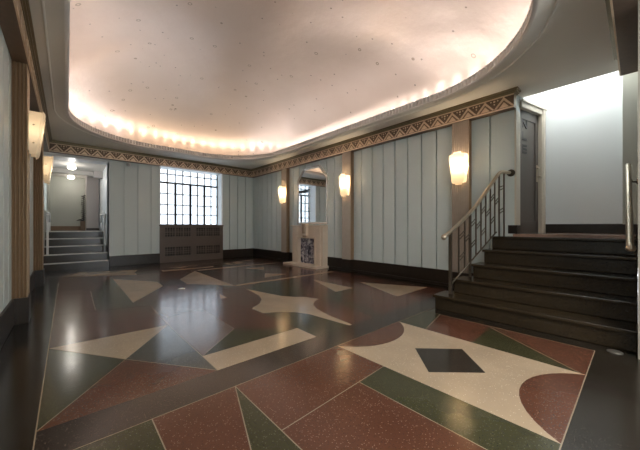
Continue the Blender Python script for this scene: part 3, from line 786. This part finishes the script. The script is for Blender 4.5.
for z0, ch in ((2.67, 'N'), (2.475, 'L'), (2.26, 'E')):
    if ch == 'N': seg(lu, z0, lu, z0+lh); seg(lu, z0+lh, lu+lw, z0); seg(lu+lw, z0, lu+lw, z0+lh)
    if ch == 'L': seg(lu, z0, lu, z0+lh); seg(lu, z0+.01, lu+lw, z0+.01)
    if ch == 'E':
        seg(lu, z0, lu, z0+lh)
        for q2 in (.01, lh/2, lh-.01): seg(lu, z0+q2, lu+lw, z0+q2)
ltr.build('door_letters', door)['label'] = 'small black letters down the door'

# ------------------------------------------------------------------ passage behind the left opening
ps = empty('passage_steps', (.2, 9.36, 0), 'dark stone steps with pale edges climbing into the passage', 'stairs')
R2, T2 = .19, .29
PX0, PX1 = -.43, .84
for kx in range(5):
    s = MB(); y0 = 9.36+T2*kx; z1 = R2*(kx+1); yb = 10.85
    s.box(PX0+.004, PX1-.004, y0+.02, yb, z1-R2, z1-.03, M['step']); s.box(PX0+.004, PX1-.004, y0, min(yb, y0+.34) if kx < 4 else yb, z1-.03, z1, M['step'])
    so = s.build('step', ps)
    q = MB(); q.box(PX0+.004, PX1-.004, y0-.002, y0+.035, z1-.028, z1+.001, M['nosing']); q.build('nosing', so)['label'] = 'pale worn step edge'
w = MB(); w.box(-.7, 1.1, 10.85, 14.0, .75, .95, M['border']); struct(w.build('floor_passage'))
w = MB()
for ya, yb, za, zb in ((YB+.5, 10.05, 0, 3.0), (11.1, 13.6, 0, 3.0), (10.05, 11.1, 0, 1.5), (10.05, 11.1, 2.6, 3.0)): w.box(-.7, PX0, ya, yb, za, zb, M['corr_wall'])
w.box(-.69, PX0, YB+.03, YB+.5, 0, 2.8, M['white']); struct(w.build('wall_passage_left'))
w = MB()
for ya, yb, za, zb in ((10.05, 10.09, 1.5, 2.6), (11.06, 11.1, 1.5, 2.6), (10.05, 11.1, 1.5, 1.54), (10.05, 11.1, 2.56, 2.6), (10.56, 10.59, 1.5, 2.6)): w.box(-.64, -.58, ya, yb, za, zb, M['white'])
w2 = struct(w.build('window_2'), 'small side window lighting the passage')
g = MB(); g.box(-.613, -.607, 10.06, 11.09, 1.51, 2.59, M['pane']); g.build('window_pane', w2)
w = MB(); w.box(PX1, 1.1, YB+.02, 13.6, 0, 3.0, M['white']); struct(w.build('wall_passage_right'), 'bright white wall of the passage')
w = MB(); w.box(-.7, 1.1, 13.2, 13.4, .5, 3.0, M['corr_wall']); w.box(-.43, .6, 13.17, 13.21, .95, 1.09, M['wood']); struct(w.build('wall_passage_end'), 'plain grey-green wall ending the passage')
w = MB(); w.box(.49, .82, 12.35, 13.2, .9, 2.85, M['pink_wall']); w.box(.48, .83, 12.34, 12.4, .95, 1.02, M['base']); struct(w.build('trim_11'), 'pinkish grey pier at the end of the passage')
w = MB(); w.box(-.7, 1.1, YB+.5, 13.6, 2.80, 2.95, M['corr_ceiling']); w.box(-.43, .84, 11.45, 11.75, 2.68, 2.81, M['corr_ceiling']); w.box(.62, .84, 11.2, 11.5, 2.60, 2.81, M['pink_wall']); struct(w.build('ceiling_passage'))
for y, lb_ in ((10.5, 'lit round globe ceiling light nearest in the passage'), (12.6, 'lit round globe ceiling light farthest down the passage')):
    o = empty('ceiling_light', (.10, y, 2.80), lb_, 'ceiling light', 'globe lights in the passage')
    mb = MB(); mb.lathe([(.075, 0), (.075, -.02), (.055, -.035)], (.10, y, 2.80), M['white'], 18); mb.build('ceiling_plate', o)
    L = bpy.data.lights.new('passage lamp', 'POINT'); L.energy = 2; L.color = (1., .95, .88); L.shadow_soft_size = .05
    lo = bpy.data.objects.new('passage lamp', L); COL.objects.link(lo); lo.location = (.10, y, 2.60)
    mb = MB(); mb.lathe([(.05, -.03), (.08, -.05), (.095, -.085), (.08, -.12), (.04, -.14), (.01, -.143)], (.10, y, 2.80), M['globe'], 20); mb.build('globe_shade', o)
for xr, lb_ in ((PX0+.07, 'white metal handrail on the left side of the passage steps'), (PX1-.07, 'white metal handrail on the right side of the passage steps')):
    o = empty('passage_handrail', (xr, 9.74, .38), lb_, 'handrail')
    mb = MB(); mb.tube([(xr, 9.72, 1.33), (xr, 9.80, 1.40), (xr, 10.45, 1.42), (xr, 10.65, 1.33), (xr, 10.72, 1.20)], .032, M['white'], 10); mb.build('rail', o)
    for yy, z0, z1 in ((9.74, .38, 1.36), (10.72, .95, 1.22)):
        mb = MB(); mb.tube([(xr, yy, z0), (xr, yy, z1)], .024, M['white'], 8); mb.build('post', o)
pl = empty('spiky_plant', (.40, 12.55, .95), 'dark spiky plant on a brown stand beside the pinkish pier in the passage', 'plant')
mb = MB(); mb.box(.34, .46, 12.50, 12.60, .95, 1.26, M['wood']); mb.build('stand', pl, .005)
mb = MB()
for i in range(26):
    z = 1.26+.85*i/25; s_ = 1 if i % 2 else -1; a = random.uniform(-.6, .6)
    l_ = random.uniform(.05, .09)
    mb.tube([(.42, 12.55, z), (.42+s_*l_*.6*math.cos(a), 12.55+l_*math.sin(a), z+.03), (.42+s_*l_*math.cos(a), 12.55+l_*math.sin(a)*1.3, z-.01)], [.012, .018, .002], M['leaf'], 6)
mb.tube([(.42, 12.55, 1.25), (.42, 12.55, 2.1)], .012, M['leaf'], 6)
for a in (2.6, 3.1, 3.6): mb.tube([(.42, 12.55, 1.27), (.42+.1*math.cos(a), 12.53, 1.31), (.42+.19*math.cos(a), 12.5, 1.27)], [.015, .03, .003], M['leaf'], 6)
mb.build('foliage', pl)

# ------------------------------------------------------------------ light
def area(name, loc, rot, sx_, sy_, energy, color, portal=False):
    L = bpy.data.lights.new(name, 'AREA'); L.shape = 'RECTANGLE'; L.size = sx_; L.size_y = sy_; L.energy = energy; L.color = color
    if portal: L.cycles.is_portal = True
    o = bpy.data.objects.new(name, L); COL.objects.link(o); o.location = loc; o.rotation_euler = rot
    return o
area('window portal', (2.99, 9.90, 2.0), (-PI/2, 0, 0), 1.9, 1.8, 1, (1, 1, 1), True)
area('passage portal', (-.72, 10.57, 2.05), (0, -PI/2, 0), 1.1, 1.05, 1, (1, 1, 1), True)
area('entrance portal', (1.65, YE-.25, 1.15), (PI/2, 0, 0), 1.3, 2.3, 1, (1, 1, 1), True)
area('added vestibule fill', (1.6, -1.7, 3.08), (0, 0, 0), 1.6, 1.6, 66, (1., .94, .87))  # added unseen fill light behind the camera, brightens the near end
L = bpy.data.lights.new('landing lamp', 'AREA'); L.shape = 'RECTANGLE'; L.size = .25; L.size_y = .9; L.energy = 12; L.color = (.96, .98, 1.)
lo = bpy.data.objects.new('landing lamp', L); COL.objects.link(lo); lo.location = (5.62, .65, 4.15); lo.rotation_euler = (0, -.25, 0)

W = bpy.data.worlds.new('overcast sky'); S.world = W; W.use_nodes = True
bg = W.node_tree.nodes['Background']; bg.inputs[0].default_value = (.90, .95, 1.0, 1); bg.inputs[1].default_value = 3.0

# ------------------------------------------------------------------ camera
cam = bpy.data.cameras.new('camera'); co = bpy.data.objects.new('camera', cam); COL.objects.link(co)
cam.sensor_width = 36; cam.sensor_fit = 'HORIZONTAL'; cam.lens = 284/640*36; cam.shift_y = 2/640; cam.clip_start = .02
co.location = (0, 0, 1.06); co.rotation_euler = (PI/2, 0, -math.radians(41.7))
S.camera = co
S.view_settings.view_transform = 'Standard'; S.view_settings.look = 'None'; S.view_settings.gamma = 1; S.view_settings.use_curve_mapping = False
S.view_settings.exposure = 1.45
